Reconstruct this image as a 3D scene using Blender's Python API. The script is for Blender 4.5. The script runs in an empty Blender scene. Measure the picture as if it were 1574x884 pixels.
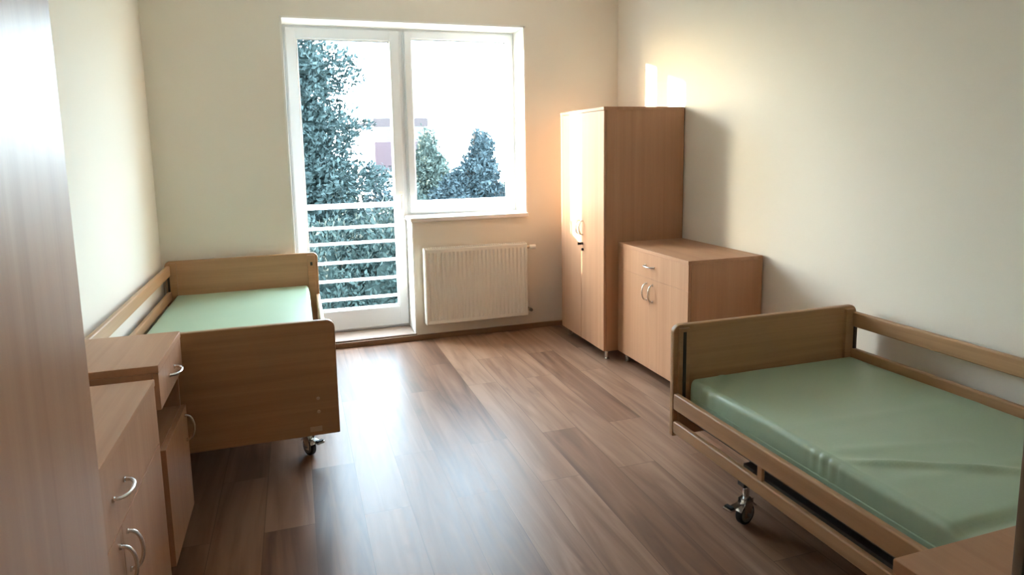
import bpy, bmesh, math, random
from mathutils import Vector, Matrix, noise
random.seed(7)
scn = bpy.context.scene
COL = scn.collection
PI = math.pi

# ------------------------------------------------------------------ materials
def new_mat(name):
    m = bpy.data.materials.new(name); m.use_nodes = True
    nt = m.node_tree
    return m, nt, nt.nodes['Principled BSDF']

def N(nt, typ, **kw):
    n = nt.nodes.new(typ)
    for k, v in kw.items():
        if k in n.inputs.keys() if hasattr(n.inputs, 'keys') else False:
            n.inputs[k].default_value = v
        else:
            setattr(n, k, v)
    return n

def plain(name, col, rough=.5, metal=0., bump=0., scale=60., var=0.04, spec=.5):
    m, nt, b = new_mat(name)
    tc = nt.nodes.new('ShaderNodeTexCoord')
    nz = nt.nodes.new('ShaderNodeTexNoise'); nz.inputs['Scale'].default_value = scale; nz.inputs['Detail'].default_value = 4
    nt.links.new(tc.outputs['Object'], nz.inputs['Vector'])
    mx = nt.nodes.new('ShaderNodeMix'); mx.data_type = 'RGBA'
    mx.inputs['A'].default_value = (*[c * (1 - var) for c in col], 1)
    mx.inputs['B'].default_value = (*[min(1, c * (1 + var)) for c in col], 1)
    nt.links.new(nz.outputs['Fac'], mx.inputs['Factor'])
    nt.links.new(mx.outputs['Result'], b.inputs['Base Color'])
    b.inputs['Roughness'].default_value = rough; b.inputs['Metallic'].default_value = metal
    b.inputs['Specular IOR Level'].default_value = spec
    if bump:
        bp = nt.nodes.new('ShaderNodeBump'); bp.inputs['Strength'].default_value = bump; bp.inputs['Distance'].default_value = .002
        nt.links.new(nz.outputs['Fac'], bp.inputs['Height']); nt.links.new(bp.outputs['Normal'], b.inputs['Normal'])
    return m

def wood(name, c1, c2, axis='Z', rough=.36, spec=.5, fine=1.0):
    m, nt, b = new_mat(name)
    tc = nt.nodes.new('ShaderNodeTexCoord')
    mp = nt.nodes.new('ShaderNodeMapping')
    s = {'X': (.35, 14, 14), 'Y': (14, .35, 14), 'Z': (14, 14, .35)}[axis]
    mp.inputs['Scale'].default_value = [q * fine for q in s]
    nt.links.new(tc.outputs['Object'], mp.inputs['Vector'])
    nz = nt.nodes.new('ShaderNodeTexNoise'); nz.inputs['Scale'].default_value = 1.6; nz.inputs['Detail'].default_value = 5; nz.inputs['Distortion'].default_value = .6
    nt.links.new(mp.outputs['Vector'], nz.inputs['Vector'])
    n2 = nt.nodes.new('ShaderNodeTexNoise'); n2.inputs['Scale'].default_value = 9; n2.inputs['Detail'].default_value = 3
    nt.links.new(mp.outputs['Vector'], n2.inputs['Vector'])
    ad = nt.nodes.new('ShaderNodeMath'); ad.operation = 'MULTIPLY_ADD'; ad.inputs[1].default_value = .35
    nt.links.new(n2.outputs['Fac'], ad.inputs[0]); nt.links.new(nz.outputs['Fac'], ad.inputs[2])
    rp = nt.nodes.new('ShaderNodeValToRGB')
    rp.color_ramp.elements[0].position = .45; rp.color_ramp.elements[0].color = (*c1, 1)
    rp.color_ramp.elements[1].position = .95; rp.color_ramp.elements[1].color = (*c2, 1)
    nt.links.new(ad.outputs[0], rp.inputs['Fac']); nt.links.new(rp.outputs['Color'], b.inputs['Base Color'])
    b.inputs['Roughness'].default_value = rough; b.inputs['Specular IOR Level'].default_value = spec
    return m

def floor_mat():
    m, nt, b = new_mat('oak_laminate')
    tc = nt.nodes.new('ShaderNodeTexCoord')
    mp = nt.nodes.new('ShaderNodeMapping'); mp.inputs['Rotation'].default_value = (0, 0, PI / 2)
    nt.links.new(tc.outputs['Object'], mp.inputs['Vector'])
    br = nt.nodes.new('ShaderNodeTexBrick'); br.offset = .37; br.offset_frequency = 2
    br.inputs['Scale'].default_value = 1; br.inputs['Brick Width'].default_value = 1.28; br.inputs['Row Height'].default_value = .193
    br.inputs['Mortar Size'].default_value = .0012; br.inputs['Mortar Smooth'].default_value = .3; br.inputs['Bias'].default_value = 0
    br.inputs['Color1'].default_value = (0, 0, 0, 1); br.inputs['Color2'].default_value = (1, 1, 1, 1); br.inputs['Mortar'].default_value = (.0, .0, .0, 1)
    nt.links.new(mp.outputs['Vector'], br.inputs['Vector'])
    # plank-wise offset of the grain
    mp2 = nt.nodes.new('ShaderNodeMapping'); mp2.inputs['Scale'].default_value = (9, .7, 9)
    ofs = nt.nodes.new('ShaderNodeVectorMath'); ofs.operation = 'ADD'
    sc = nt.nodes.new('ShaderNodeVectorMath'); sc.operation = 'SCALE'; sc.inputs['Scale'].default_value = 6.
    nt.links.new(br.outputs['Color'], sc.inputs[0])
    nt.links.new(tc.outputs['Object'], ofs.inputs[0]); nt.links.new(sc.outputs[0], ofs.inputs[1])
    nt.links.new(ofs.outputs[0], mp2.inputs['Vector'])
    nz = nt.nodes.new('ShaderNodeTexNoise'); nz.inputs['Scale'].default_value = 1.4; nz.inputs['Detail'].default_value = 7; nz.inputs['Distortion'].default_value = 1.2
    nt.links.new(mp2.outputs['Vector'], nz.inputs['Vector'])
    mxv = nt.nodes.new('ShaderNodeMath'); mxv.operation = 'MULTIPLY_ADD'; mxv.inputs[1].default_value = .30
    nt.links.new(br.outputs['Color'], mxv.inputs[0]); nt.links.new(nz.outputs['Fac'], mxv.inputs[2])
    rp = nt.nodes.new('ShaderNodeValToRGB')
    e = rp.color_ramp.elements
    e[0].position = .36; e[0].color = (*FLOOR[0], 1)
    e[1].position = .92; e[1].color = (*FLOOR[2], 1)
    k = e.new(.62); k.color = (*FLOOR[1], 1)
    nt.links.new(mxv.outputs[0], rp.inputs['Fac'])
    # dark knots
    mp3 = nt.nodes.new('ShaderNodeMapping'); mp3.inputs['Scale'].default_value = (7, 2.6, 7)
    nt.links.new(ofs.outputs[0], mp3.inputs['Vector'])
    n3 = nt.nodes.new('ShaderNodeTexNoise'); n3.inputs['Scale'].default_value = 1.; n3.inputs['Detail'].default_value = 3
    nt.links.new(mp3.outputs['Vector'], n3.inputs['Vector'])
    r3 = nt.nodes.new('ShaderNodeMapRange'); r3.inputs['From Min'].default_value = .66; r3.inputs['From Max'].default_value = .78; r3.inputs['To Max'].default_value = .55
    nt.links.new(n3.outputs['Fac'], r3.inputs['Value'])
    mk = nt.nodes.new('ShaderNodeMix'); mk.data_type = 'RGBA'; mk.inputs['B'].default_value = (.075, .04, .025, 1)
    nt.links.new(r3.outputs['Result'], mk.inputs['Factor']); nt.links.new(rp.outputs['Color'], mk.inputs['A'])
    mj = nt.nodes.new('ShaderNodeMix'); mj.data_type = 'RGBA'; mj.inputs['B'].default_value = (.06, .035, .022, 1)
    jf = nt.nodes.new('ShaderNodeMath'); jf.operation = 'MULTIPLY'; jf.inputs[1].default_value = .6
    nt.links.new(br.outputs['Fac'], jf.inputs[0])
    nt.links.new(jf.outputs[0], mj.inputs['Factor']); nt.links.new(mk.outputs['Result'], mj.inputs['A'])
    nt.links.new(mj.outputs['Result'], b.inputs['Base Color'])
    rr = nt.nodes.new('ShaderNodeMapRange'); rr.inputs['To Min'].default_value = .34; rr.inputs['To Max'].default_value = .43
    nt.links.new(nz.outputs['Fac'], rr.inputs['Value']); nt.links.new(rr.outputs['Result'], b.inputs['Roughness'])
    bp = nt.nodes.new('ShaderNodeBump'); bp.inputs['Strength'].default_value = .12; bp.inputs['Distance'].default_value = .001; bp.invert = True
    nt.links.new(br.outputs['Fac'], bp.inputs['Height']); nt.links.new(bp.outputs['Normal'], b.inputs['Normal'])
    b.inputs['Specular IOR Level'].default_value = .38
    return m

def glass_mat():
    m, nt, b = new_mat('window_glass'); nt.nodes.remove(b)
    out = [n for n in nt.nodes if n.type == 'OUTPUT_MATERIAL'][0]
    t = nt.nodes.new('ShaderNodeBsdfTransparent'); t.inputs['Color'].default_value = (.94, .97, .97, 1)
    g = nt.nodes.new('ShaderNodeBsdfGlossy'); g.inputs['Roughness'].default_value = .02
    f = nt.nodes.new('ShaderNodeFresnel'); 
    ge = nt.nodes.new('ShaderNodeNewGeometry'); mr = nt.nodes.new('ShaderNodeMapRange')
    mr.inputs['To Min'].default_value = 1.3; mr.inputs['To Max'].default_value = 1 / 1.3     # same mirror strength from both sides of the sheet
    nt.links.new(ge.outputs['Backfacing'], mr.inputs['Value']); nt.links.new(mr.outputs['Result'], f.inputs['IOR'])
    mx = nt.nodes.new('ShaderNodeMixShader')
    nt.links.new(f.outputs[0], mx.inputs[0]); nt.links.new(t.outputs[0], mx.inputs[1]); nt.links.new(g.outputs[0], mx.inputs[2])
    nt.links.new(mx.outputs[0], out.inputs['Surface'])
    return m

def leaf_mat(name, c1, c2):
    m, nt, b = new_mat(name)
    tc = nt.nodes.new('ShaderNodeTexCoord')
    nz = nt.nodes.new('ShaderNodeTexNoise'); nz.inputs['Scale'].default_value = 5; nz.inputs['Detail'].default_value = 3
    nt.links.new(tc.outputs['Object'], nz.inputs['Vector'])
    rp = nt.nodes.new('ShaderNodeValToRGB')
    rp.color_ramp.elements[0].position = .35; rp.color_ramp.elements[0].color = (*c1, 1)
    rp.color_ramp.elements[1].position = .68; rp.color_ramp.elements[1].color = (*c2, 1)
    nt.links.new(nz.outputs['Fac'], rp.inputs['Fac']); nt.links.new(rp.outputs['Color'], b.inputs['Base Color'])
    b.inputs['Roughness'].default_value = .6
    b.inputs['Specular IOR Level'].default_value = .1
    return m

FLOOR = [(.112, .058, .036), (.218, .120, .076), (.35, .218, .148)]
M = {}
M['wall'] = plain('cream_paint', (.80, .765, .695), .85, bump=.15, scale=220, var=.012, spec=.2)
M['white_paint'] = plain('white_paint', (.86, .85, .82), .7, bump=.08, scale=180, var=.01, spec=.3)
M['ceiling'] = plain('ceiling_paint', (.85, .84, .81), .9, bump=.1, scale=200, var=.01, spec=.2)
M['floor'] = floor_mat()
M['skirting'] = wood('skirting_wood', (.20, .112, .058), (.30, .175, .10), 'X', .4)
M['pvc'] = plain('white_plastic_frame', (.77, .80, .83), .28, scale=20, var=.01)
M['gasket'] = plain('grey_gasket', (.16, .17, .18), .5)
M['glass'] = glass_mat()
M['tile'] = plain('threshold_tile', (.33, .25, .205), .45, scale=9, var=.08)
BE1, BE2 = (.43, .238, .142), (.515, .298, .183)
M['beechZ'] = wood('beech_laminate_upright', BE1, BE2, 'Z', .42, .22)
M['beechX'] = wood('beech_laminate_across', BE1, BE2, 'X', .42, .22)
M['beechY'] = wood('beech_laminate_lengthwise', BE1, BE2, 'Y', .42, .22)
M['beech_gloss'] = wood('beech_laminate_glossy', BE1, BE2, 'Z', .34, .34)
M['cavity'] = wood('beech_laminate_inner', (.30, .16, .09), (.38, .21, .125), 'Z', .5)
BD1, BD2 = (.375, .208, .104), (.49, .29, .155)
M['bedX'] = wood('bed_wood_across', BD1, BD2, 'X', .38)
M['bedY'] = wood('bed_wood_lengthwise', BD1, BD2, 'Y', .38)
M['chrome'] = plain('brushed_steel', (.72, .71, .69), .25, metal=1, var=.02)
M['dark_metal'] = plain('dark_grey_metal', (.10, .095, .09), .45, metal=.4)
M['grey_metal'] = plain('grey_powder_coat', (.30, .29, .28), .5, metal=.2)
M['rubber'] = plain('black_rubber', (.018, .018, .02), .6)
M['black'] = plain('black_plastic', (.012, .012, .012), .4)
M['hub'] = plain('grey_plastic', (.35, .34, .33), .5)
M['slot'] = plain('dark_slot', (.035, .026, .02), .6)
M['label_plate'] = plain('tan_plastic', (.55, .38, .26), .5)
M['green'] = plain('green_vinyl', (.365, .495, .362), .36, bump=.12, scale=90, var=.03, spec=.8)
M['radiator'] = plain('radiator_enamel', (.80, .78, .73), .35, var=.01)
M['white_plastic'] = plain('white_plastic', (.82, .81, .79), .4, var=.01)
M['brass'] = plain('dull_nickel', (.45, .40, .33), .35, metal=1)
M['rail_paint'] = plain('white_rail_paint', (.82, .84, .86), .4, var=.01)
M['concrete'] = plain('pale_concrete', (.62, .61, .60), .8, bump=.2, scale=40, var=.05)
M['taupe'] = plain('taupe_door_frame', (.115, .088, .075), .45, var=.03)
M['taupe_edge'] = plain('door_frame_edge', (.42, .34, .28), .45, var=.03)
M['hall'] = plain('hall_paint', (.55, .50, .44), .85, var=.02)
M['ground'] = plain('grass_ground', (.06, .085, .04), .9, scale=3, var=.3)
M['bark'] = plain('bark', (.06, .045, .035), .9, scale=12, var=.3)
M['conifer'] = leaf_mat('conifer_leaves', (.022, .036, .035), (.042, .062, .061))
M['bush'] = leaf_mat('bush_leaves', (.016, .028, .027), (.034, .052, .048))
M['pale_leaf'] = leaf_mat('pale_leaves', (.05, .07, .062), (.095, .12, .105))
M['blue_leaf'] = leaf_mat('bluish_leaves', (.025, .039, .044), (.052, .074, .082))
M['sun_screen'] = leaf_mat('sun_screen_leaves', (.02, .06, .03), (.05, .11, .05))
M['plaster'] = plain('white_plaster', (.50, .48, .48), .8, var=.02, scale=2)
M['red_plaster'] = plain('dusty_red_plaster', (.062, .036, .042), .8, var=.05, scale=2)
M['roof'] = plain('brown_roof', (.045, .031, .032), .8, var=.05, scale=2)
M['far_glass'] = plain('far_window_glass', (.05, .07, .08), .2, var=.05)

# ------------------------------------------------------------------ mesh helpers
def box(bm, x0, x1, y0, y1, z0, z1, bev=0., seg=2):
    t = bmesh.new()
    bmesh.ops.create_cube(t, size=1)
    for v in t.verts:
        v.co = Vector(((x0 + x1) / 2 + v.co.x * (x1 - x0), (y0 + y1) / 2 + v.co.y * (y1 - y0), (z0 + z1) / 2 + v.co.z * (z1 - z0)))
    if bev:
        bmesh.ops.bevel(t, geom=t.edges[:], offset=bev, segments=seg, affect='EDGES', profile=.5, clamp_overlap=True)
    merge(bm, t)

def merge(bm, t, mtx=None):
    me = bpy.data.meshes.new('tmp'); 
    if mtx: t.transform(mtx)
    t.to_mesh(me); t.free(); bm.from_mesh(me); bpy.data.meshes.remove(me)

def prism(bm, pts, a0, a1, axis='Y', bev=0., seg=2):
    """outline pts (u,v) extruded along axis from a0 to a1"""
    def P(u, v, a): return {'Y': (u, a, v), 'X': (a, u, v), 'Z': (u, v, a)}[axis]
    t = bmesh.new()
    f0 = [t.verts.new(P(u, v, a0)) for u, v in pts]; f1 = [t.verts.new(P(u, v, a1)) for u, v in pts]
    t.faces.new(f0); t.faces.new(f1[::-1])
    n = len(pts)
    for i in range(n):
        t.faces.new((f0[(i + 1) % n], f0[i], f1[i], f1[(i + 1) % n]))
    bmesh.ops.recalc_face_normals(t, faces=t.faces[:])
    if bev:
        es = [e for e in t.edges if e.calc_face_angle(0) > .6]
        bmesh.ops.bevel(t, geom=es, offset=bev, segments=seg, affect='EDGES', profile=.5, clamp_overlap=True)
    merge(bm, t)

def tube(bm, pts, r, n=16, cap=True):
    pts = [Vector(p) for p in pts]
    rings = []
    up = None
    for i, p in enumerate(pts):
        d = (pts[min(i + 1, len(pts) - 1)] - pts[max(i - 1, 0)]).normalized()
        if up is None:
            up = Vector((0, 0, 1)) if abs(d.z) < .9 else Vector((1, 0, 0))
        s = d.cross(up).normalized(); up = s.cross(d).normalized()
        rr = r[i] if isinstance(r, (list, tuple)) else r
        rings.append([bm.verts.new(p + (s * math.cos(2 * PI * k / n) + up * math.sin(2 * PI * k / n)) * rr) for k in range(n)])
    for a, b in zip(rings, rings[1:]):
        for k in range(n):
            bm.faces.new((a[k], a[(k + 1) % n], b[(k + 1) % n], b[k]))
    if cap:
        bm.faces.new(rings[0][::-1]); bm.faces.new(rings[-1])

def cyl(bm, c0, c1, r, n=20, bev=0.):
    if not bev:
        tube(bm, [c0, c1], r, n); return
    c0 = Vector(c0); c1 = Vector(c1); d = (c1 - c0).normalized()
    tube(bm, [c0, c0 + d * bev * .3, c0 + d * bev, c1 - d * bev, c1 - d * bev * .3, c1], [r - bev, r - bev * .3, r, r, r - bev * .3, r - bev], n)

def obj(name, bm, mat, parent=None, smooth=True):
    bmesh.ops.recalc_face_normals(bm, faces=bm.faces[:])
    me = bpy.data.meshes.new(name); bm.to_mesh(me); bm.free()
    o = bpy.data.objects.new(name, me); COL.objects.link(o)
    if isinstance(mat, (list, tuple)):
        for q in mat: me.materials.append(q)
    else: me.materials.append(mat)
    if smooth:
        try:
            me.shade_auto_smooth(angle=math.radians(35))
        except Exception:
            for p in me.polygons: p.use_smooth = True
            try: me.set_sharp_from_angle(angle=math.radians(35))
            except Exception: pass
    if smooth and len(me.polygons) < 5000:
        wn_ = o.modifiers.new('weighted_normal', 'WEIGHTED_NORMAL'); wn_.mode = 'FACE_AREA'; wn_.weight = 80; wn_.keep_sharp = True
    if parent: o.parent = parent
    return o

def tag(o, label, cat, group=None, kind=None):
    o['label'] = label; o['category'] = cat
    if group: o['group'] = group
    if kind: o['kind'] = kind
    return o

def thing(name, label, cat, loc=(0, 0, 0), rz=0, group=None, kind=None):
    o = bpy.data.objects.new(name, None); COL.objects.link(o)
    o.location = loc; o.rotation_euler = (0, 0, rz); o.empty_display_size = .1
    return tag(o, label, cat, group, kind)

def B(): return bmesh.new()
def bx(name, mat, parent, dims, bev=.0015, seg=2):
    bm = B(); box(bm, *dims, bev=bev, seg=seg); return obj(name, bm, mat, parent)

# ------------------------------------------------------------------ room numbers (metres)
XL, XR, YB, YF = -.906, 2.591, 4.954, 5.21      # left wall, right wall, back wall face, window frame face
YO = 5.42                                        # outer face of the facade
YN = .30                                         # inner face of the doorway wall
ZC = 2.72
OX0, OX1, OZ1, SILL = -.034, 1.780, 2.425, .945  # opening in the back wall
OXD = .848                                       # right edge of the door part of the opening
STEP = .055

# ------------------------------------------------------------------ setting
def slab(name, mat, boxes, label, cat):
    bm = B()
    for b in boxes: box(bm, *b)
    return tag(obj(name, bm, mat, smooth=False), label, cat, kind='structure')

slab('floor', M['floor'], [(XL - .2, XR + .2, -2.2, YB, -.12, 0)], 'brown wood-look laminate plank floor of the room', 'floor')
slab('ceiling', M['ceiling'], [(XL - .2, XR + .2, -2.2, YO, ZC, ZC + .15)], 'white ceiling above the room', 'ceiling')
slab('wall_left', M['wall'], [(XL - .2, XL, YN - .2, YO, -.12, ZC)], 'plain cream wall on the left behind the far bed', 'wall')
slab('wall_right', M['wall'], [(XR, XR + .2, YN - .2, YO, -.12, ZC)], 'plain cream wall on the right with small sunlit patches', 'wall')
slab('wall_back', M['wall'], [(XL, OX0, YB, YO, -.12, ZC), (OX1, XR, YB, YO, -.12, ZC), (OX0, OX1, YB, YO, OZ1, ZC),
                              (OXD, OX1, YB, YO, -.12, SILL - .012), (OX0, OXD, YB, YO, -.12, STEP - .01)],
     'cream window wall with the balcony door and radiator', 'wall')
slab('wall_near', M['wall'], [(XL, -.335, YN - .2, YN, -.12, ZC), (.520, XR, YN - .2, YN, -.12, ZC), (-.335, .520, YN - .2, YN, 2.1, ZC)],
     'wall beside the viewer with the room doorway', 'wall')
slab('wall_hallway', M['hall'], [(XL - .2, XR + .2, -2.2, -2.05, -.12, ZC), (XL - .2, XL - .05, -2.05, YN - .2, -.12, ZC), (XR + .05, XR + .2, -2.05, YN - .2, -.12, ZC)],
     'hallway walls behind the viewer', 'wall')
# doorway lining (its light front edge and dark inner face show at the right edge of the picture)
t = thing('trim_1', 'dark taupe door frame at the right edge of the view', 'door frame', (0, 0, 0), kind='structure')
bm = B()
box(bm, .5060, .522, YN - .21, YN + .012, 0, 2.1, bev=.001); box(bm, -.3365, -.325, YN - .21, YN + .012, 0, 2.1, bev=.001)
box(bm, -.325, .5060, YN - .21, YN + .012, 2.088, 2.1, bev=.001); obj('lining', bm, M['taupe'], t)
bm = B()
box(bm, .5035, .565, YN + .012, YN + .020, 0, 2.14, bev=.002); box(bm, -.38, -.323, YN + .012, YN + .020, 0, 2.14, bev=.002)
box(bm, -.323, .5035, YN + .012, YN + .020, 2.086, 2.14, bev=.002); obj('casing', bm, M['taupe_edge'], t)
# skirting
def skirting(name, boxes, label):
    bm = B()
    for b in boxes: box(bm, *b, bev=.004)
    tag(obj(name, bm, M['skirting']), label, 'skirting board', kind='structure')
skirting('baseboard_back', [(XL, XR, YB - .018, YB, 0, .042)], 'thin dark brown skirting along the window wall')
skirting('baseboard_left', [(XL, XL + .018, YN, YB - .018, 0, .042)], 'thin brown skirting along the left wall')
skirting('baseboard_right', [(XR - .018, XR, YN, YB - .018, 0, .042)], 'thin brown skirting along the right wall')
# white painted reveal lining with corner bead around the opening
bm = B()
e = .012
box(bm, OX0 - .002, OX0 + e, YB - .003, YF, STEP, OZ1); box(bm, OX1 - e, OX1 + .002, YB - .003, YF, SILL, OZ1)
box(bm, OX0 - .002, OX1 + .002, YB - .003, YF, OZ1 - e, OZ1 + .002)
box(bm, OXD - e, OXD + .002, YB - .003, YF, STEP, SILL - .012)
tag(obj('trim_2', bm, M['white_paint'], smooth=False), 'white plastered reveal around the balcony door and window', 'window reveal', kind='structure')
bm = B(); box(bm, OX0, OXD, YB - .004, YF + .05, STEP - .012, STEP, bev=.003)
st = tag(obj('trim_3', bm, M['tile']), 'low tiled threshold step under the balcony door', 'threshold', kind='structure')

# ------------------------------------------------------------------ balcony door and window
def ring(bm, x0, x1, z0, z1, w, y0, y1, bev=.004, wb=None, wt=None):
    wb = w if wb is None else wb; wt = w if wt is None else wt
    box(bm, x0, x0 + w, y0, y1, z0, z1, bev=bev); box(bm, x1 - w, x1, y0, y1, z0, z1, bev=bev)
    box(bm, x0 + w - .003, x1 - w + .003, y0 + .0008, y1 - .0008, z0, z0 + wb, bev=bev)
    box(bm, x0 + w - .003, x1 - w + .003, y0 + .0008, y1 - .0008, z1 - wt, z1, bev=bev)

dr = thing('door_1', 'white framed glazed balcony door beside the window', 'balcony door', (0, 0, 0), kind='structure')
FX0, FX1, FZ1 = OX0 + e, OX1 - e, OZ1 - e
bm = B()     # outer frame of the door side
box(bm, FX0, FX0 + .03, YF, YF + .075, STEP, FZ1, bev=.004)
box(bm, FX0, .842, YF + .001, YF + .074, FZ1 - .028, FZ1, bev=.004)
box(bm, FX0, .842, YF + .001, YF + .074, STEP, STEP + .035, bev=.004)
box(bm, .812, .852, YF, YF + .075, STEP, FZ1, bev=.004)
obj('frame', bm, M['pvc'], dr)
bm = B()     # sash
ring(bm, FX0 + .018, .826, STEP + .02, FZ1 - .016, .072, YF - .020, YF + .045, bev=.006, wb=.155, wt=.078)
sd = obj('sash', bm, M['pvc'], dr)
bm = B(); ring(bm, .066, .762, .224, 2.325, .014, YF - .010, YF + .03, bev=.003); obj('glazing_bead', bm, M['white_plastic'], dr)
bm = B(); ring(bm, .078, .750, .236, 2.313, .004, YF - .003, YF + .028, bev=.0); obj('gasket', bm, M['gasket'], dr)
bx('pane', M['glass'], dr, (.070, .758, YF + .008, YF + .012, .230, 2.319), bev=0)
# handle
hx = .796
bm = B(); box(bm, hx - .014, hx + .014, YF - .032, YF - .020, 1.02, 1.16, bev=.004)
cyl(bm, (hx, YF - .03, 1.12), (hx, YF - .06, 1.12), .009, 14)
box(bm, hx - .010, hx + .010, YF - .072, YF - .056, .995, 1.135, bev=.005, seg=3)
obj('handle', bm, M['white_plastic'], dr)
for z in (.32, 2.27):
    bm = B(); cyl(bm, (FX0 + .022, YF - .012, z - .045), (FX0 + .022, YF - .012, z + .045), .008, 14, bev=.003); obj('hinge', bm, M['white_plastic'], dr)

wn = thing('window_1', 'white framed single casement window right of the balcony door', 'window', (0, 0, 0), kind='structure')
bm = B()
box(bm, .852, .885, YF, YF + .075, SILL + .02, FZ1, bev=.004)
box(bm, FX1 - .032, FX1, YF, YF + .075, SILL + .02, FZ1, bev=.004)
box(bm, .852, FX1, YF + .001, YF + .074, FZ1 - .028, FZ1, bev=.004)
box(bm, .852, FX1, YF + .001, YF + .074, SILL + .02, SILL + .05, bev=.004)
obj('frame', bm, M['pvc'], wn)
bm = B(); ring(bm, .872, 1.750, SILL + .036, FZ1 - .016, .052, YF - .020, YF + .045, bev=.006, wb=.055, wt=.055); obj('sash', bm, M['pvc'], wn)
bm = B(); ring(bm, .918, 1.704, SILL + .085, FZ1 - .065, .012, YF - .010, YF + .03, bev=.003); obj('glazing_bead', bm, M['white_plastic'], wn)
bm = B(); ring(bm, .928, 1.694, SILL + .095, FZ1 - .075, .004, YF - .003, YF + .028, bev=0); obj('gasket', bm, M['gasket'], wn)
bx('pane', M['glass'], wn, (.921, 1.701, YF + .008, YF + .012, SILL + .09, FZ1 - .07), bev=0)
for z in (1.08, 2.25):
    bm = B(); cyl(bm, (FX1 - .024, YF - .012, z - .04), (FX1 - .024, YF - .012, z + .04), .008, 14, bev=.003); obj('hinge', bm, M['white_plastic'], wn)
bm = B(); box(bm, OXD - .025, OX1 + .002, YB - .032, YF + .01, SILL - .012, SILL + .02, bev=.006, seg=3)
obj('windowsill', bm, M['white_plastic'], wn)

# ------------------------------------------------------------------ radiator
RX0, RX1, RZ0, RZ1, RY0, RY1 = .908, 1.742, .135, .728, 4.852, 4.925
rd = thing('radiator', 'cream white ribbed panel radiator under the window', 'radiator', (0, 0, 0))
pts = []
n = 25; pitch = (RX1 - RX0 - .03) / n
x = RX0 + .015
prof = [(RX0, RY0 + .008), (RX0 + .006, RY0 + .001)]
for i in range(n):
    a = x + i * pitch
    prof += [(a + pitch * .10, RY0), (a + pitch * .28, RY0 + .008), (a + pitch * .62, RY0 + .008), (a + pitch * .80, RY0)]
prof += [(RX1 - .006, RY0 + .001), (RX1, RY0 + .008)]
bm = B()
zs = [RZ0, RZ0 + .004, RZ0 + .03, RZ0 + .045, RZ1 - .045, RZ1 - .03, RZ1 - .006, RZ1]
rows = []
for z in zs:
    flat = z <= RZ0 + .031 or z >= RZ1 - .031
    row = []
    for (px, py) in prof:
        y = py
        if flat and RX0 + .01 < px < RX1 - .01: y = RY0 + .002
        if z in (RZ0, RZ1): y += .006
        row.append(bm.verts.new((px, y, z)))
    rows.append(row)
for a, b in zip(rows, rows[1:]):
    for k in range(len(a) - 1): bm.faces.new((a[k], a[k + 1], b[k + 1], b[k]))
back = [[bm.verts.new((xx, RY0 + .016, zz)) for xx in (RX0, RX1)] for zz in (RZ0, RZ1)]
bm.faces.new([r[0] for r in rows] + [back[1][0], back[0][0]])
bm.faces.new([r[-1] for r in rows] + [back[1][1], back[0][1]])
bm.faces.new(rows[0] + [back[0][1], back[0][0]]); bm.faces.new(rows[-1] + [back[1][1], back[1][0]])
bm.faces.new((back[0][0], back[0][1], back[1][1], back[1][0]))
obj('front_panel', bm, M['radiator'], rd)
bm = B(); box(bm, RX0, RX1, RY1 - .014, RY1, RZ0, RZ1, bev=.004); obj('rear_panel', bm, M['radiator'], rd)
for xa in (RX0, RX1 - .002):
    bm = B(); box(bm, xa, xa + .002, RY0 + .012, RY1 - .010, RZ0 + .004, RZ1, bev=0); obj('side_cover', bm, M['radiator'], rd)
bm = B()
for i in range(46):
    xx = RX0 + .006 + i * (RX1 - RX0 - .012) / 45
    box(bm, xx - .003, xx + .003, RY0 + .012, RY1 - .012, RZ1 - .004, RZ1 + .002)
box(bm, RX0, RX1, RY0 + .006, RY0 + .014, RZ1 - .006, RZ1 + .004, bev=.001); box(bm, RX0, RX1, RY1 - .012, RY1 - .002, RZ1 - .006, RZ1 + .004, bev=.001)
obj('top_grille', bm, M['radiator'], rd)
bm = B(); box(bm, RX0 + .006, RX1 - .006, RY0 + .03, RY0 + .045, RZ0 + .02, RZ1 - .02); obj('convector', bm, M['grey_metal'], rd)
for xx in (RX0 + .13, RX1 - .13):
    bm = B(); box(bm, xx - .015, xx + .015, RY1 - .002, YB, RZ0 + .1, RZ1 - .1); obj('wall_bracket', bm, M['radiator'], rd)
bm = B(); cyl(bm, (RX1, 4.89, .69), (RX1 + .03, 4.89, .69), .010, 14); cyl(bm, (RX1 + .026, 4.89, .69), (RX1 + .026, YB, .69), .009, 12); obj('valve', bm, M['brass'], rd)
bm = B(); cyl(bm, (RX1 + .03, 4.89, .69), (RX1 + .08, 4.88, .692), .019, 20, bev=.005); obj('thermostat_head', bm, M['white_plastic'], rd)
bm = B(); cyl(bm, (RX1, 4.89, .175), (RX1 + .035, 4.89, .175), .010, 14); cyl(bm, (RX1 + .032, 4.885, .175), (RX1 + .032, YB, .175), .009, 12); cyl(bm, (RX1 + .032, 4.87, .175), (RX1 + .032, 4.895, .175), .014, 14); obj('return_valve', bm, M['brass'], rd)
bm = B(); cyl(bm, (RX1, 4.89, .715), (RX1 + .012, 4.89, .715), .008, 10); obj('air_vent', bm, M['brass'], rd)

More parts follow.
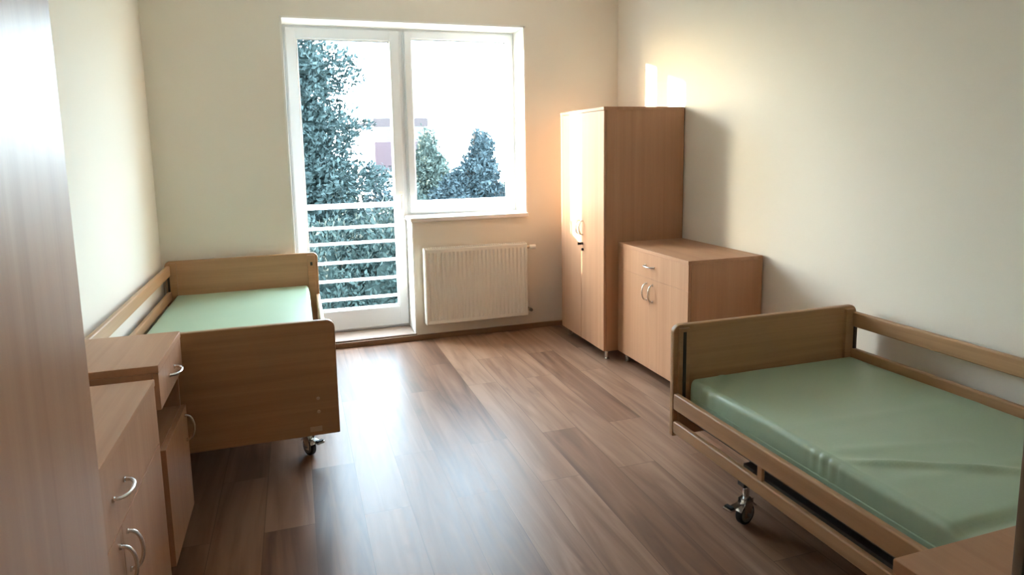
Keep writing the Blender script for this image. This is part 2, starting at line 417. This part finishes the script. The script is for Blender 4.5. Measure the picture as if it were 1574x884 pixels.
# ------------------------------------------------------------------ cabinets
def bow(span, depth, r, axis):
    """bow pull standing off the +X face (x=0), spanning along axis 'Y' or 'Z'"""
    bm = B(); pts = []
    for i in range(17):
        a = PI * i / 16
        u = -math.cos(a) * span / 2; d = depth * math.sin(a) ** .7 if 0 < i < 16 else 0
        pts.append((d, u, 0) if axis == 'Y' else (d, 0, u))
    tube(bm, pts, r, 14)
    for s in (-1, 1):
        c0 = (0, s * span / 2, 0) if axis == 'Y' else (0, 0, s * span / 2)
        c1 = (.004, c0[1], c0[2]); cyl(bm, c0, c1, r * 1.5, 12)
    return bm

def handle(parent, x, y, z, span=.10, depth=.032, r=.0048, axis='Z'):
    o = obj('handle', bow(span, depth, r, axis), M['chrome'], parent); o.location = (x, y, z); return o

def feet(t, w, d, h=.07):
    for sx in (-1, 1):
        for sy in (-1, 1):
            bm = B(); x, y = sx * (d / 2 - .05), sy * (w / 2 - .05)
            cyl(bm, (x, y, h - .004), (x, y, h + .001), .026, 18); tube(bm, [(x, y, .006), (x, y, h - .004)], [.012, .016], 16); cyl(bm, (x, y, 0), (x, y, .007), .017, 18, bev=.002)
            obj('foot', bm, M['chrome'], t)

def cabinet(name, label, cat, loc, rz, w, d, h, drawer=None, group=None, tall=False, z0=.07, topth=.022, gap=.0018, face='beechZ'):
    """front faces +X; local origin on the floor, centre of the footprint"""
    t = thing(name, label, cat, loc, rz, group)
    th = .018; xf = d / 2 - th - .002
    bm = B()
    box(bm, -d / 2, xf, -w / 2, -w / 2 + th, z0, h - topth, bev=.001); box(bm, -d / 2, xf, w / 2 - th, w / 2, z0, h - topth, bev=.001)
    box(bm, -d / 2, xf, -w / 2 + th, w / 2 - th, z0, z0 + th, bev=.001); box(bm, -d / 2, -d / 2 + .006, -w / 2 + th, w / 2 - th, z0 + th, h - topth)
    if drawer: box(bm, -d / 2 + .006, xf - .01, -w / 2 + th, w / 2 - th, drawer - .009, drawer + .009)
    obj('body', bm, M['beechZ'], t)
    bx('top_panel', M['beechY'], t, (-d / 2, d / 2 + .002, -w / 2, w / 2, h - topth, h), bev=.002)
    g = gap
    ztop = (drawer - g) if drawer else h - topth - g
    for s in (-1, 1):
        y0, y1 = (g / 1.5, w / 2 - g) if s > 0 else (-w / 2 + g, -g / 1.5)
        dd = bx('door', M[face], t, (d / 2 - th, d / 2, y0, y1, z0 + .002, ztop), bev=.0015 if gap > .001 else .0005)
        if tall:
            handle(dd, d / 2, s * .028, .90, span=.10, depth=.030)
        else:
            handle(dd, d / 2, s * .036, ztop - .088, span=.105, depth=.034)
        if tall and s > 0:
            bm = B(); cyl(bm, (d / 2, .028, .785), (d / 2 + .012, .028, .785), .010, 16, bev=.002)
            box(bm, d / 2 + .012, d / 2 + .040, .026, .030, .775, .795, bev=.002); obj('lock', bm, M['black'], dd)
            bm = B(); cyl(bm, (d / 2, .036, .742), (d / 2 + .014, .036, .742), .010, 16, bev=.002); obj('keyhole_knob', bm, M['black'], dd)
    if drawer:
        f = bx('drawer_front', M['beechZ'], t, (d / 2 - th, d / 2, -w / 2 + g, w / 2 - g, drawer + g, h - topth - g), bev=.0015 if gap > .001 else .0005)
        handle(f, d / 2, 0, (drawer + h - topth) / 2, span=.105, depth=.034, axis='Y')
    feet(t, w, d, z0)
    return t

WD = .612
cabinet('wardrobe', 'tall beech wardrobe in the corner right of the window, door striped by sunlight', 'wardrobe', (1.971 + WD / 2, 4.328, 0), PI, .74, WD, 1.742, tall=True, group='beech wardrobes')
cabinet('low_cabinet', 'low beech two-door cabinet between the tall wardrobe and right bed', 'cabinet', (2.078 + .25, 3.534, 0), PI, .838, .50, .832, drawer=.655, gap=.0006, group='low beech cabinets')
cabinet('low_cabinet', 'low beech cabinet with bow handles in the left foreground', 'cabinet', (-.46 - .22, 1.744, 0), 0, .982, .44, .772, drawer=.560, group='low beech cabinets')
cabinet('wardrobe', 'tall beech wardrobe filling the left edge of the photo', 'wardrobe', (-.352 - .275, 1.238 - .45, 0), 0, .90, .55, 1.742, tall=True, face='beech_gloss', group='beech wardrobes')

def nightstand(label, loc, rz, group):
    w, d, h = .44, .43, .795; th = .018; z0 = .075
    t = thing('bedside_cabinet', label, 'bedside cabinet', loc, rz, group)
    xf = d / 2 - .02
    bm = B()
    box(bm, -d / 2, xf, -w / 2, -w / 2 + th, z0, h - .026, bev=.001); box(bm, -d / 2, xf, w / 2 - th, w / 2, z0, h - .026, bev=.001)
    box(bm, -d / 2, xf, -w / 2 + th, w / 2 - th, z0, z0 + th); box(bm, -d / 2, -d / 2 + .008, -w / 2 + th, w / 2 - th, z0 + th, h - .026)
    obj('body', bm, M['beechZ'], t)
    bm = B(); box(bm, -d / 2 + .008, xf, -w / 2 + th, w / 2 - th, .484, .502, bev=.001); box(bm, -d / 2 + .008, xf - .004, -w / 2 + th, w / 2 - th, .640, .655, bev=.001); obj('shelf', bm, M['beechY'], t)
    bx('top_panel', M['beechY'], t, (-d / 2, d / 2, -w / 2, w / 2, h - .026, h), bev=.003)
    f = bx('drawer_front', M['beechZ'], t, (xf, d / 2 - .002, -w / 2 + .004, w / 2 - .002, .642, h - .028), bev=.002)
    handle(f, d / 2 - .002, .0, .705, span=.10, depth=.034, axis='Y')
    f = bx('door', M['beechZ'], t, (xf, d / 2 - .002, -w / 2 + .012, w / 2 - .002, z0 + .003, .498), bev=.002)
    handle(f, d / 2 - .002, w / 2 - .05, .42, span=.10, depth=.032)
    for sx in (-1, 1):
        for sy in (-1, 1):
            x, y = sx * (d / 2 - .06), sy * (w / 2 - .05)
            c = bm = B(); cyl(bm, (x - .011, y, .026), (x + .011, y, .026), .026, 20, bev=.004)
            box(bm, x - .016, x - .012, y - .012, y + .012, .026, z0); box(bm, x + .012, x + .016, y - .012, y + .012, .026, z0); box(bm, x - .016, x + .016, y - .014, y + .014, z0 - .012, z0)
            obj('caster', bm, M['black'], t)
    return t
nightstand('beech bedside cabinet with open niche at the foot of the left bed', (-.46 - .213, 2.524, 0), 0, 'beech bedside cabinets')
nightstand('beech bedside cabinet whose top shows in the bottom right corner', (.899 + .215, .530, 0), PI, 'beech bedside cabinets')

# ------------------------------------------------------------------ hospital beds
def rounded_board(x0, x1, z0, z1, r):
    pts = [(x0, z0), (x1, z0)]
    for i in range(7):
        a = PI / 2 * i / 6; pts.append((x1 - r + r * math.cos(a), z1 - r + r * math.sin(a)))
    for i in range(7):
        a = PI / 2 + PI / 2 * i / 6; pts.append((x0 + r + r * math.cos(a), z1 - r + r * math.sin(a)))
    return pts

def make_caster(parent, loc, rz, top):
    R = .052; CS = .84; top = top / CS
    bm = B()                                          # fork (the part itself): hood over the wheel + stem
    for s in (-1, 1):
        prism(bm, [(-.030, R - .012), (.006, R - .014), (.028, R + .050), (.028, R + .075), (-.028, R + .075), (-.034, R + .040)], s * .021 - .0015, s * .021 + .0015, 'Y', bev=.001)
    hood = []
    for i in range(9):
        a = math.radians(25 + 130 * i / 8); hood.append((-.004 + (R + .010) * math.cos(a), R + (R + .010) * math.sin(a)))
    hood2 = [(u * .96, (v - R) * .94 + R) for u, v in hood[::-1]]
    prism(bm, hood + hood2, -.023, .023, 'Y', bev=.001)
    cyl(bm, (0, 0, R * 2 + .008), (0, 0, top), .014, 18)
    cyl(bm, (0, 0, R * 2 + .004), (0, 0, R * 2 + .024), .026, 20, bev=.003)
    f = obj('caster', bm, M['chrome'], parent); f.location = loc; f.rotation_euler = (0, 0, rz); f.scale = (CS, CS, CS)
    bm = B(); cyl(bm, (-.004, -.015, R), (-.004, .015, R), R, 36, bev=.006)
    w = obj('wheel', bm, M['rubber'], f)
    bm = B(); cyl(bm, (-.004, -.0172, R), (-.004, .0172, R), R * .76, 32, bev=.003); cyl(bm, (-.004, -.026, R), (-.004, .026, R), .008, 12)
    obj('wheel_hub', bm, M['hub'], f)
    bm = B(); box(bm, -.125, -.02, -.016, .016, R + .052, R + .060, bev=.003); box(bm, -.135, -.098, -.024, .024, R + .050, R + .064, bev=.005)
    obj('brake_pedal', bm, M['chrome'], f)
    bm = B(); box(bm, -.128, -.106, -.020, .020, R + .064, R + .070, bev=.002); obj('pedal_grip', bm, M['black'], f)
    return f

def bed(label, loc, side, group, dz=0., dhead=0., foot_detail=False):
    """local x: 0 = room-side edge, W = wall-side edge (mirrored by side); local y: 0 = foot, L = head"""
    W, L = 1.004, 2.075
    t = thing('hospital_bed', label, 'bed', loc, 0, group)
    X = lambda x: side * x
    def bxs(name, mat, parent, x0, x1, y0, y1, z0, z1, bev=.004, seg=2):
        a, b = sorted((X(x0), X(x1))); return bx(name, mat, parent, (a, b, y0, y1, z0, z1), bev, seg)
    for nm, y0, y1, top, ins in (('footboard', 0, .028, .712, 1), ('headboard', L - .028, L, .706, -1)):
        a, b = sorted((X(0), X(W)))
        bm = B(); prism(bm, rounded_board(a, b, .202 + dz, top + dz, .035), y0, y1, 'Y', bev=.006, seg=3)
        board = obj(nm, bm, M['bedX'], t)
        for xe in (.048, W - .048):
            yy0, yy1 = (y1 - .002, y1 + .014) if ins > 0 else (y0 - .014, y0 + .002)
            bm = B(); a, b = sorted((X(xe - .026), X(xe + .026)))
            box(bm, a, b, yy0, yy1, .215 + dz, top - .014 + dz, bev=.004)
            gd = obj('rail_guide', bm, M['bedX'], board)
            if xe > .5: continue
            bm = B(); ye = yy1 if ins > 0 else yy0
            a, b = sorted((X(xe - .010), X(xe + .006)))
            box(bm, a, b, ye - .001, ye + .001, (.38 if not foot_detail else .615) + dz, (top if not foot_detail else .67) - .03 + dz); obj('guide_slot', bm, M['slot'], board)
    fb = [o for o in t.children if o.name.startswith('footboard')][0]
    if foot_detail:
        for z in (.370, .310):
            bm = B(); cyl(bm, (X(.085), .001, z + dz), (X(.085), -.004, z + dz), .007, 12, bev=.001); b_ = obj('bolt_cap', bm, M['label_plate'], fb)
        a, b = sorted((X(.075), X(.125))); bx('label_plate', M['label_plate'], fb, (a, b, -.002, .001, .222 + dz, .244 + dz), .0005)
    # wooden side rails: lowered on the room side, raised on the wall side
    y0, y1 = .03, L - .03
    rails = [(0.0, .026, .328, .401), (0.0, .026, .220, .275), (W - .036, W - .010, .606, .678), (W - .036, W - .010, .440, .500)]
    for (x0, x1, z0, z1) in rails:
        r_ = bxs('side_rail', M['bedY'], t, x0, x1, y0, y1, z0 + dz, z1 + dz, bev=.007, seg=3)
    # rail carriers on the room side (wooden blocks) and dark end brackets on the wall side
    for yy in (1.49, .58):
        bxs('rail_spacer', M['bedY'], t, .006, .020, yy - .012, yy + .012, .268 + dz, .335 + dz, bev=.002)
    for yy in (y0 + .012, y1 - .012):
        bxs('rail_bracket', M['slot'], t, W - .030, W - .016, yy - .010, yy + .010, .49 + dz, .62 + dz, bev=.002)
    # mattress platform: metal frame with slats
    zb = .300 + dz
    bm = B()
    for x0, x1 in ((.075, .105), (W - .105, W - .075)):
        a, b = sorted((X(x0), X(x1))); box(bm, a, b, .03, L - .03, zb - .03, zb, bev=.003)
    for yy in (.06, .7, 1.35, L - .09):
        a, b = sorted((X(.08), X(W - .08))); box(bm, a, b, yy, yy + .03, zb - .029, zb - .001, bev=.003)
    obj('bed_frame', bm, M['dark_metal'], t)
    bm = B()
    for i in range(22):
        yy = .08 + i * (L - .22) / 21
        a, b = sorted((X(.078), X(W - .078))); box(bm, a, b, yy, yy + .055, zb, zb + .012, bev=.002)
    obj('slats', bm, M['bedX'], t)
    # chassis and lifting arms
    zc = .185
    bm = B()
    for x0 in (.13, W - .17):
        a, b = sorted((X(x0), X(x0 + .04))); box(bm, a, b, .30, L - .34, zc - .02, zc + .02, bev=.004)
    for yy in (.36, L - .43):
        a, b = sorted((X(.05), X(W - .05))); box(bm, a, b, yy - .02, yy + .02, zc - .021, zc + .021, bev=.004)
    obj('chassis', bm, M['dark_metal'], t)
    for yy in (.55, 1.25):
        for xx in (.19, W - .19):
            bm = B(); tube(bm, [(X(xx), yy, zc), (X(xx), yy + .32, zb - .015)], .016, 10); obj('lift_arm', bm, M['grey_metal'], t)
    bm = B(); cyl(bm, (X(W / 2), .6, zc + .02), (X(W / 2), 1.15, zb - .03), .03, 16); box(bm, min(X(W/2-.05),X(W/2+.05)), max(X(W/2-.05),X(W/2+.05)), 1.1, 1.28, zc - .03, zb - .02, bev=.01)
    obj('lift_motor', bm, M['black'], t)
    for xx in (.085, W - .085):
        for yy in (.38, L - .42):
            inner = xx < W / 2
            make_caster(t, (X(xx + (.05 if side < 0 and inner else 0)), yy, 0), (0.25 if side > 0 else 2.1) if inner else (PI if side > 0 else 0), zc)
    return t

bed('hospital bed with wooden rails in the right foreground along the right wall', (1.522, .335, 0), 1, 'wooden hospital beds')
bed('hospital bed with wooden ends in the far left corner by the balcony door', (.128, 2.822, 0), -1, 'wooden hospital beds', dz=.052, foot_detail=True)

# ------------------------------------------------------------------ mattresses
def seg_dist(px, py, a, b):
    ax, ay = a; bx_, by = b; dx, dy = bx_ - ax, by - ay
    tt = max(0, min(1, ((px - ax) * dx + (py - ay) * dy) / (dx * dx + dy * dy)))
    return math.hypot(px - ax - tt * dx, py - ay - tt * dy), tt

def mattress(label, x0, x1, y0, y1, z0, z1, creases, steps, group, wob=.002, side_pleats=None):
    t = bmesh.new(); bmesh.ops.create_cube(t, size=1)
    cx, cy, cz = (x0 + x1) / 2, (y0 + y1) / 2, (z0 + z1) / 2
    for v in t.verts: v.co = Vector((v.co.x * (x1 - x0), v.co.y * (y1 - y0), v.co.z * (z1 - z0)))
    bmesh.ops.bevel(t, geom=t.edges[:], offset=.022, segments=5, affect='EDGES', profile=.5)
    hx, hy = (x1 - x0) / 2, (y1 - y0) / 2
    def cut(co, no):
        bmesh.ops.bisect_plane(t, geom=t.verts[:] + t.edges[:] + t.faces[:], plane_co=co, plane_no=no)
    k = int((y1 - y0) / .010)
    for i in range(1, k): cut((0, -hy + (y1 - y0) * i / k, 0), (0, 1, 0))
    k = int((x1 - x0) / .012)
    for i in range(1, k): cut((-hx + (x1 - x0) * i / k, 0, 0), (1, 0, 0))
    for zz in (-.04, -.02, 0., .02, .04): cut((0, 0, zz * (z1 - z0) / .13), (0, 0, 1))
    for v in t.verts:
        wx, wy = v.co.x + cx, v.co.y + cy
        top = max(0., min(1., (v.co.z / (z1 - z0) + .5)))
        d = 0
        for a, b, h, wd, fall in creases:
            dist, tt = seg_dist(wx, wy, a, b)
            hh = h * (min(1, tt * 5) * (1 - fall * tt))
            d += hh * math.exp(-(dist / wd) ** 2)
            dv, _ = seg_dist(wx, wy - wd * 1.9, a, b) if False else (dist, 0)
        for ys, drop, wd in steps:
            d -= drop / (1 + math.exp((wy - ys) / wd))
            d -= drop * .5 * math.exp(-((wy - ys) / (wd * 1.5)) ** 2)
        d += wob * noise.noise(Vector((wx * 2.3, wy * 2.1, 3.1))) * 2 + wob * .5 * noise.noise(Vector((wx * 7, wy * 6, 1)))
        # soft crown
        d += .006 * (1 - (v.co.x / hx) ** 2) * (1 - (v.co.y / hy) ** 4)
        v.co.z += d * top ** 2
        # sides: slight bulge and vertical pleats
        if abs(v.co.x) > hx - .012:
            s = 1 if v.co.x > 0 else -1
            v.co.x += s * (.006 * math.cos(v.co.z / (z1 - z0) * PI) + .0035 * noise.noise(Vector((wy * 3.5, v.co.z * 20, 7))))
            if side_pleats and s < 0:
                for (pa, pb, n_) in side_pleats:
                    if pa < wy < pb: v.co.x += .005 * math.sin((wy - pa) / (pb - pa) * PI) * math.sin((wy - pa) / (pb - pa) * PI * 2 * n_) * max(0, v.co.z / (z1 - z0) + .3)
    bm = B(); merge(bm, t, Matrix.Translation((0, 0, (z1 - z0) / 2)))
    o = obj('mattress', bm, M['green'])
    for p in o.data.polygons: p.use_smooth = True
    o.location = (cx, cy, z0)
    tag(o, label, 'mattress', group)
    # zip flap along the room-side bottom edge
    return o

zt = .467
mr = mattress('green vinyl mattress on the bed along the right wall', 1.60, 2.490, .40, 2.372, .3135, zt - .004,
         [((1.60, 1.556), (2.30, 1.17), .013, .016, .25), ((1.60, 1.395), (2.3, 1.33), .004, .03, .2), ((1.60, 1.807), (2.45, 1.75), .003, .035, .2),
          ((1.60, 1.62), (2.1, 1.50), .004, .028, .5), ((1.63, 2.20), (1.75, 2.35), .006, .015, .2)],
         [(1.15, .016, .012)], 'green vinyl mattresses', side_pleats=[(1.50, 1.70, 5), (2.16, 2.36, 3), (.9, 1.1, 3)])
ml = mattress('pale green mattress on the bed in the far left corner', -.815, .052, 2.885, 4.86, .3655, .525,
         [((-.7, 3.4), (0.0, 3.5), .004, .04, .3)], [], 'green vinyl mattresses')
def flap(m, xs, y0, y1, z, s):
    bm = B(); n = int((y1 - y0) / .03)
    prev = None
    for i in range(n + 1):
        y = y0 + (y1 - y0) * i / n
        w = .003 * noise.noise(Vector((y * 5, 2, 1)))
        cur = [bm.verts.new(p) for p in ((xs + s * .002, y, z + .012), (xs - s * .010 - w * s, y, z + .008 + w), (xs - s * .013 - w * s, y, z - .006), (xs - s * .009, y, z - .008), (xs + s * .004, y, z - .004))]
        if prev:
            for a in range(5): bm.faces.new((prev[a], prev[(a + 1) % 5], cur[(a + 1) % 5], cur[a]))
        else: bm.faces.new(cur)
        prev = cur
    bm.faces.new(prev[::-1])
    obj('zip_flap', bm, M['green'], m)
flap(mr, -.445, -.95, .95, .062, 1)

# ------------------------------------------------------------------ balcony
bm = B(); box(bm, -1.2, 3.1, YO, 6.2, -.16, .02, bev=.01)
tag(obj('floor_balcony', bm, M['concrete']), 'pale concrete balcony floor outside the door', 'balcony floor', kind='structure')
br = thing('balcony_railing', 'white horizontal bar railing of the balcony outside the door', 'railing', (0, 0, 0))
bm = B(); box(bm, -1.18, 3.08, 6.075, 6.125, .965, 1.010, bev=.008, seg=3); obj('top_rail', bm, M['rail_paint'], br)
for z in (.790, .645, .468, .298, .123):
    bm = B(); cyl(bm, (-1.16, 6.1, z), (3.06, 6.1, z), .014, 14); obj('bar', bm, M['rail_paint'], br)
for x in (-1.16, .955, 3.06):
    bm = B(); box(bm, x - .02, x + .02, 6.08, 6.12, .02, .97, bev=.004); obj('post', bm, M['rail_paint'], br)

# ------------------------------------------------------------------ outdoors
bm = B(); box(bm, -60, 80, 6.6, 90, -3.5, -3.2)
tag(obj('ground', bm, M['ground'], smooth=False), 'grass ground far below the balcony', 'ground', kind='structure')

def tree(name, label, cat, base, parts, trunk_h, trunk_r, mat, leaf, count, group=None, seed=1, lean=(0, 0), core=.66):
    """parts: list of ellipsoids (dx,dy,z,rx,ry,rz) that carry leaves"""
    rnd = random.Random(seed)
    t = thing(name, label, cat, base, 0, group)
    bm = B()
    tube(bm, [(0, 0, 0), (lean[0] * .3, lean[1] * .3, trunk_h * .4), (lean[0] * .7, lean[1] * .7, trunk_h * .75), (lean[0], lean[1], trunk_h)], [trunk_r, trunk_r * .8, trunk_r * .55, trunk_r * .2], 10)
    for i in range(14):
        e_ = rnd.choice(parts); a = rnd.uniform(0, 2 * PI); z = e_[2] + rnd.uniform(-.5, .5) * e_[5]
        p0 = Vector((lean[0] * .6, lean[1] * .6, min(trunk_h * .95, max(.6, z - .4)))); p1 = Vector((e_[0] + math.cos(a) * e_[3] * .8, e_[1] + math.sin(a) * e_[4] * .8, z))
        tube(bm, [p0, (p0 + p1) / 2 + Vector((0, 0, .1)), p1], [trunk_r * .3, trunk_r * .2, trunk_r * .06], 6)
    obj('trunk', bm, M['bark'], t)
    verts, faces = [], []
    for e_ in parts:            # dense inner mass of the crown
        t0 = bmesh.new(); bmesh.ops.create_icosphere(t0, subdivisions=4, radius=1)
        k = len(verts)
        for v in t0.verts:
            q = v.co.normalized(); m_ = core * (1 + .28 * noise.noise(q * 2.6 + Vector((e_[2], e_[0], seed))) + .30 * noise.noise(q * 5 + Vector((seed, 1, e_[2]))) + .16 * noise.noise(q * 16 + Vector((seed, 1, e_[2]))))
            verts.append(Vector((e_[0] + q.x * e_[3] * m_, e_[1] + q.y * e_[4] * m_, e_[2] + q.z * e_[5] * m_)))
        t0.verts.index_update()
        faces += [tuple(k + v.index for v in f.verts) for f in t0.faces]
        t0.free()
    tot = sum(e_[3] * e_[4] + e_[3] * e_[5] for e_ in parts)
    for e_ in parts:
        n = int(count * (e_[3] * e_[4] + e_[3] * e_[5]) / tot)
        for i in range(n):
            u = rnd.uniform(-1, 1); a = rnd.uniform(0, 2 * PI); s = math.sqrt(1 - u * u)
            dirv = Vector((s * math.cos(a), s * math.sin(a), u))
            lump = 1 + .28 * noise.noise(dirv * 2.6 + Vector((e_[2], e_[0], seed))) + .15 * noise.noise(dirv * 7 + Vector((seed, 0, e_[2])))
            rr = lump * (rnd.random() ** .28)
            c = Vector((e_[0] + dirv.x * e_[3] * rr, e_[1] + dirv.y * e_[4] * rr, e_[2] + dirv.z * e_[5] * rr))
            L = leaf * rnd.uniform(.6, 1.4)
            d = (dirv * .7 + Vector((rnd.gauss(0, .6), rnd.gauss(0, .6), rnd.gauss(.25, .6)))).normalized()
            w = d.cross(Vector((rnd.gauss(0, 1), rnd.gauss(0, 1), rnd.gauss(0, 1)))).normalized()
            nn = d.cross(w)
            k = len(verts)
            verts += [c - d * L * .5, c + w * L * .26 + nn * L * .08, c + d * L * .6, c - w * L * .26 + nn * L * .08]
            faces += [(k, k + 1, k + 2), (k, k + 2, k + 3)]
    me = bpy.data.meshes.new('foliage'); me.from_pydata([tuple(v) for v in verts], [], faces); me.materials.append(mat)
    o = bpy.data.objects.new('foliage', me); COL.objects.link(o); o.parent = t
    return t

G = -3.2
# big conifer left of the door glass
parts = []
for i in range(17):
    f = i / 16; z = .7 + f * 9.0
    r = 2.55 * (1 - f) ** .55 + .35
    parts.append((.15 * math.sin(i * 2.1) * (1 - f), .15 * math.cos(i * 1.7), z, r * (1 + .13 * math.sin(i * 3.3)), r, .62))
tree('conifer', 'tall dense dark conifer seen through the left side of the balcony door', 'tree', (-.78, 14.0, G), parts, 9.6, .19, M['conifer'], .105, 130000, 'trees outside', 3)
parts = [(-1.5, 0, 1.9, 1.3, .9, 1.5), (-.1, .2, 2.25, 1.1, .9, 1.5), (.9, 0, 2.5, 1.1, .9, 1.5), (2.0, 0, 2.1, 1.1, .9, 1.3), (-.6, -.3, 1.3, 1.2, .9, 1.2)]
tree('shrub', 'leafy grey green shrub just beyond the balcony railing', 'shrub', (.55, 8.9, G), parts, 3.2, .08, M['bush'], .075, 80000, 'trees outside', 5)
parts = [(0, 0, 4.45, .33, .3, .8), (.03, 0, 3.9, .62, .55, .8), (-.1, 0, 3.1, .9, .8, .95), (.2, 0, 2.3, 1.15, .9, 1.1), (0, 0, 1.3, 1.2, 1, .9)]
tree('tree', 'pale grey green tree in the left part of the window', 'tree', (3.36, 17, G), parts, 5.3, .09, M['pale_leaf'], .10, 36000, 'trees outside', 8)
parts = [(.15, 0, 4.65, .26, .25, .45), (.05, 0, 4.1, .5, .45, .5), (-.35, 0, 3.6, .6, .55, .6), (.35, 0, 3.3, .75, .6, .7), (0, 0, 2.7, 1.05, .8, .8), (-.2, 0, 1.7, 1.2, .9, 1.1), (1.0, 0, 2.4, .7, .7, .8)]
tree('tree', 'bluish green bushy tree in the right part of the window', 'tree', (3.55, 13, G), parts, 5.0, .11, M['blue_leaf'], .09, 50000, 'trees outside', 11)
parts = [(0, 0, 4.5, .42, .4, .8), (.2, 0, 3.6, .7, .6, .8), (-.1, 0, 2.8, .8, .6, 1.0), (.4, 0, 2.0, .9, .7, 1.1)]
tree('tree', 'thin sparse tree right of the dark conifer', 'tree', (2.25, 19.5, G - .9), parts, 5.3, .06, M['blue_leaf'], .12, 5000, 'trees outside', 17, core=.2)
parts = [(-1.2, 0, 2.2, 1.3, 1.0, 2.0), (0, 0, 2.35, 1.3, 1.0, 2.0), (1.1, 0, 2.3, 1.2, 1.0, 2.05)]  # unseen shrub, added so its crown cuts off the low sunlight
tree('shrub', 'unseen dense shrub added left of the balcony to block low sun', 'shrub', (-4.8, 8.0, G), parts, 4.0, .08, M['sun_screen'], .2, 16000, 'trees outside', 21)

bd = thing('apartment_building', 'distant pale building with red brown bands seen above the trees', 'building', (0, 0, 0))
bm = B(); box(bm, 5.3, 8.85, 45, 55, G, 3.15); obj('wall', bm, M['plaster'], bd)
bm = B(); box(bm, 5.25, 8.95, 44.8, 55, 3.15, 3.72); obj('roof', bm, M['roof'], bd)
bm = B(); box(bm, 5.28, 8.87, 44.9, 45, .2, 2.15); obj('red_band', bm, M['red_plaster'], bd)
for x in (6.15, 7.6):
    f = bx('window', M['far_glass'], bd, (x, x + 1.0, 44.93, 45.01, 2.25, 3.0), 0)
bd = thing('house', 'white house with thin roof edge far beyond the conifer', 'building', (0, 0, 0))
bm = B(); box(bm, 3.95, 4.68, 40, 44, G, 3.05); obj('wall', bm, M['plaster'], bd)
bm = B(); box(bm, 3.3, 4.72, 39.8, 44, 3.05, 3.16); obj('roof', bm, M['roof'], bd)

# ------------------------------------------------------------------ light
w = bpy.data.worlds.new('world'); scn.world = w; w.use_nodes = True
nt = w.node_tree; bg = nt.nodes['Background']
sky = nt.nodes.new('ShaderNodeTexSky'); sky.sky_type = 'NISHITA'; sky.sun_disc = False
sky.sun_elevation = math.radians(14); sky.sun_rotation = math.radians(-61); sky.air_density = 1.0; sky.dust_density = 2.5; sky.ozone_density = 1.5
mx = nt.nodes.new('ShaderNodeMix'); mx.data_type = 'RGBA'; mx.inputs['Factor'].default_value = .93; mx.inputs['B'].default_value = (.72, .87, 1.0, 1)
nt.links.new(sky.outputs[0], mx.inputs['A']); nt.links.new(mx.outputs['Result'], bg.inputs['Color'])
bg.inputs['Strength'].default_value = 18.5
sun = bpy.data.lights.new('sun', 'SUN'); sun.energy = 28; sun.angle = math.radians(.6); sun.color = (1, .90, .76)
so = bpy.data.objects.new('sun', sun); COL.objects.link(so)
so.rotation_euler = Vector((1, -.55, -.175)).to_track_quat('-Z', 'Y').to_euler()

# ------------------------------------------------------------------ camera
cam = bpy.data.cameras.new('camera'); co = bpy.data.objects.new('camera', cam); COL.objects.link(co)
Rr = [[0.950867762161434, -0.30906282666973167, -0.018184280381838943], [-0.05840493612887929, -0.12138902698183965, -0.9908852443972413], [0.30403842243682205, 0.9432628866330417, -0.1334757070886344]]
mw = Matrix(((Rr[0][0], -Rr[1][0], -Rr[2][0], 0), (Rr[0][1], -Rr[1][1], -Rr[2][1], 0), (Rr[0][2], -Rr[1][2], -Rr[2][2], 1.472), (0, 0, 0, 1)))
co.matrix_world = mw
cam.sensor_width = 36; cam.sensor_fit = 'HORIZONTAL'; cam.lens = 1001.377 / 1574 * 36
cam.shift_x = (787 - 778.03) / 1574; cam.shift_y = (364.88 - 442) / 1574
cam.clip_start = .02; cam.clip_end = 300
scn.camera = co

scn.view_settings.view_transform = 'Standard'; scn.view_settings.look = 'None'
scn.view_settings.exposure = 0.38; scn.view_settings.gamma = 1; scn.view_settings.use_curve_mapping = False
cy = scn.cycles
cy.max_bounces = 14; cy.diffuse_bounces = 8; cy.glossy_bounces = 4; cy.transparent_max_bounces = 12; cy.transmission_bounces = 6
cy.sample_clamp_indirect = 12; cy.use_denoising = True; cy.caustics_reflective = False; cy.caustics_refractive = False
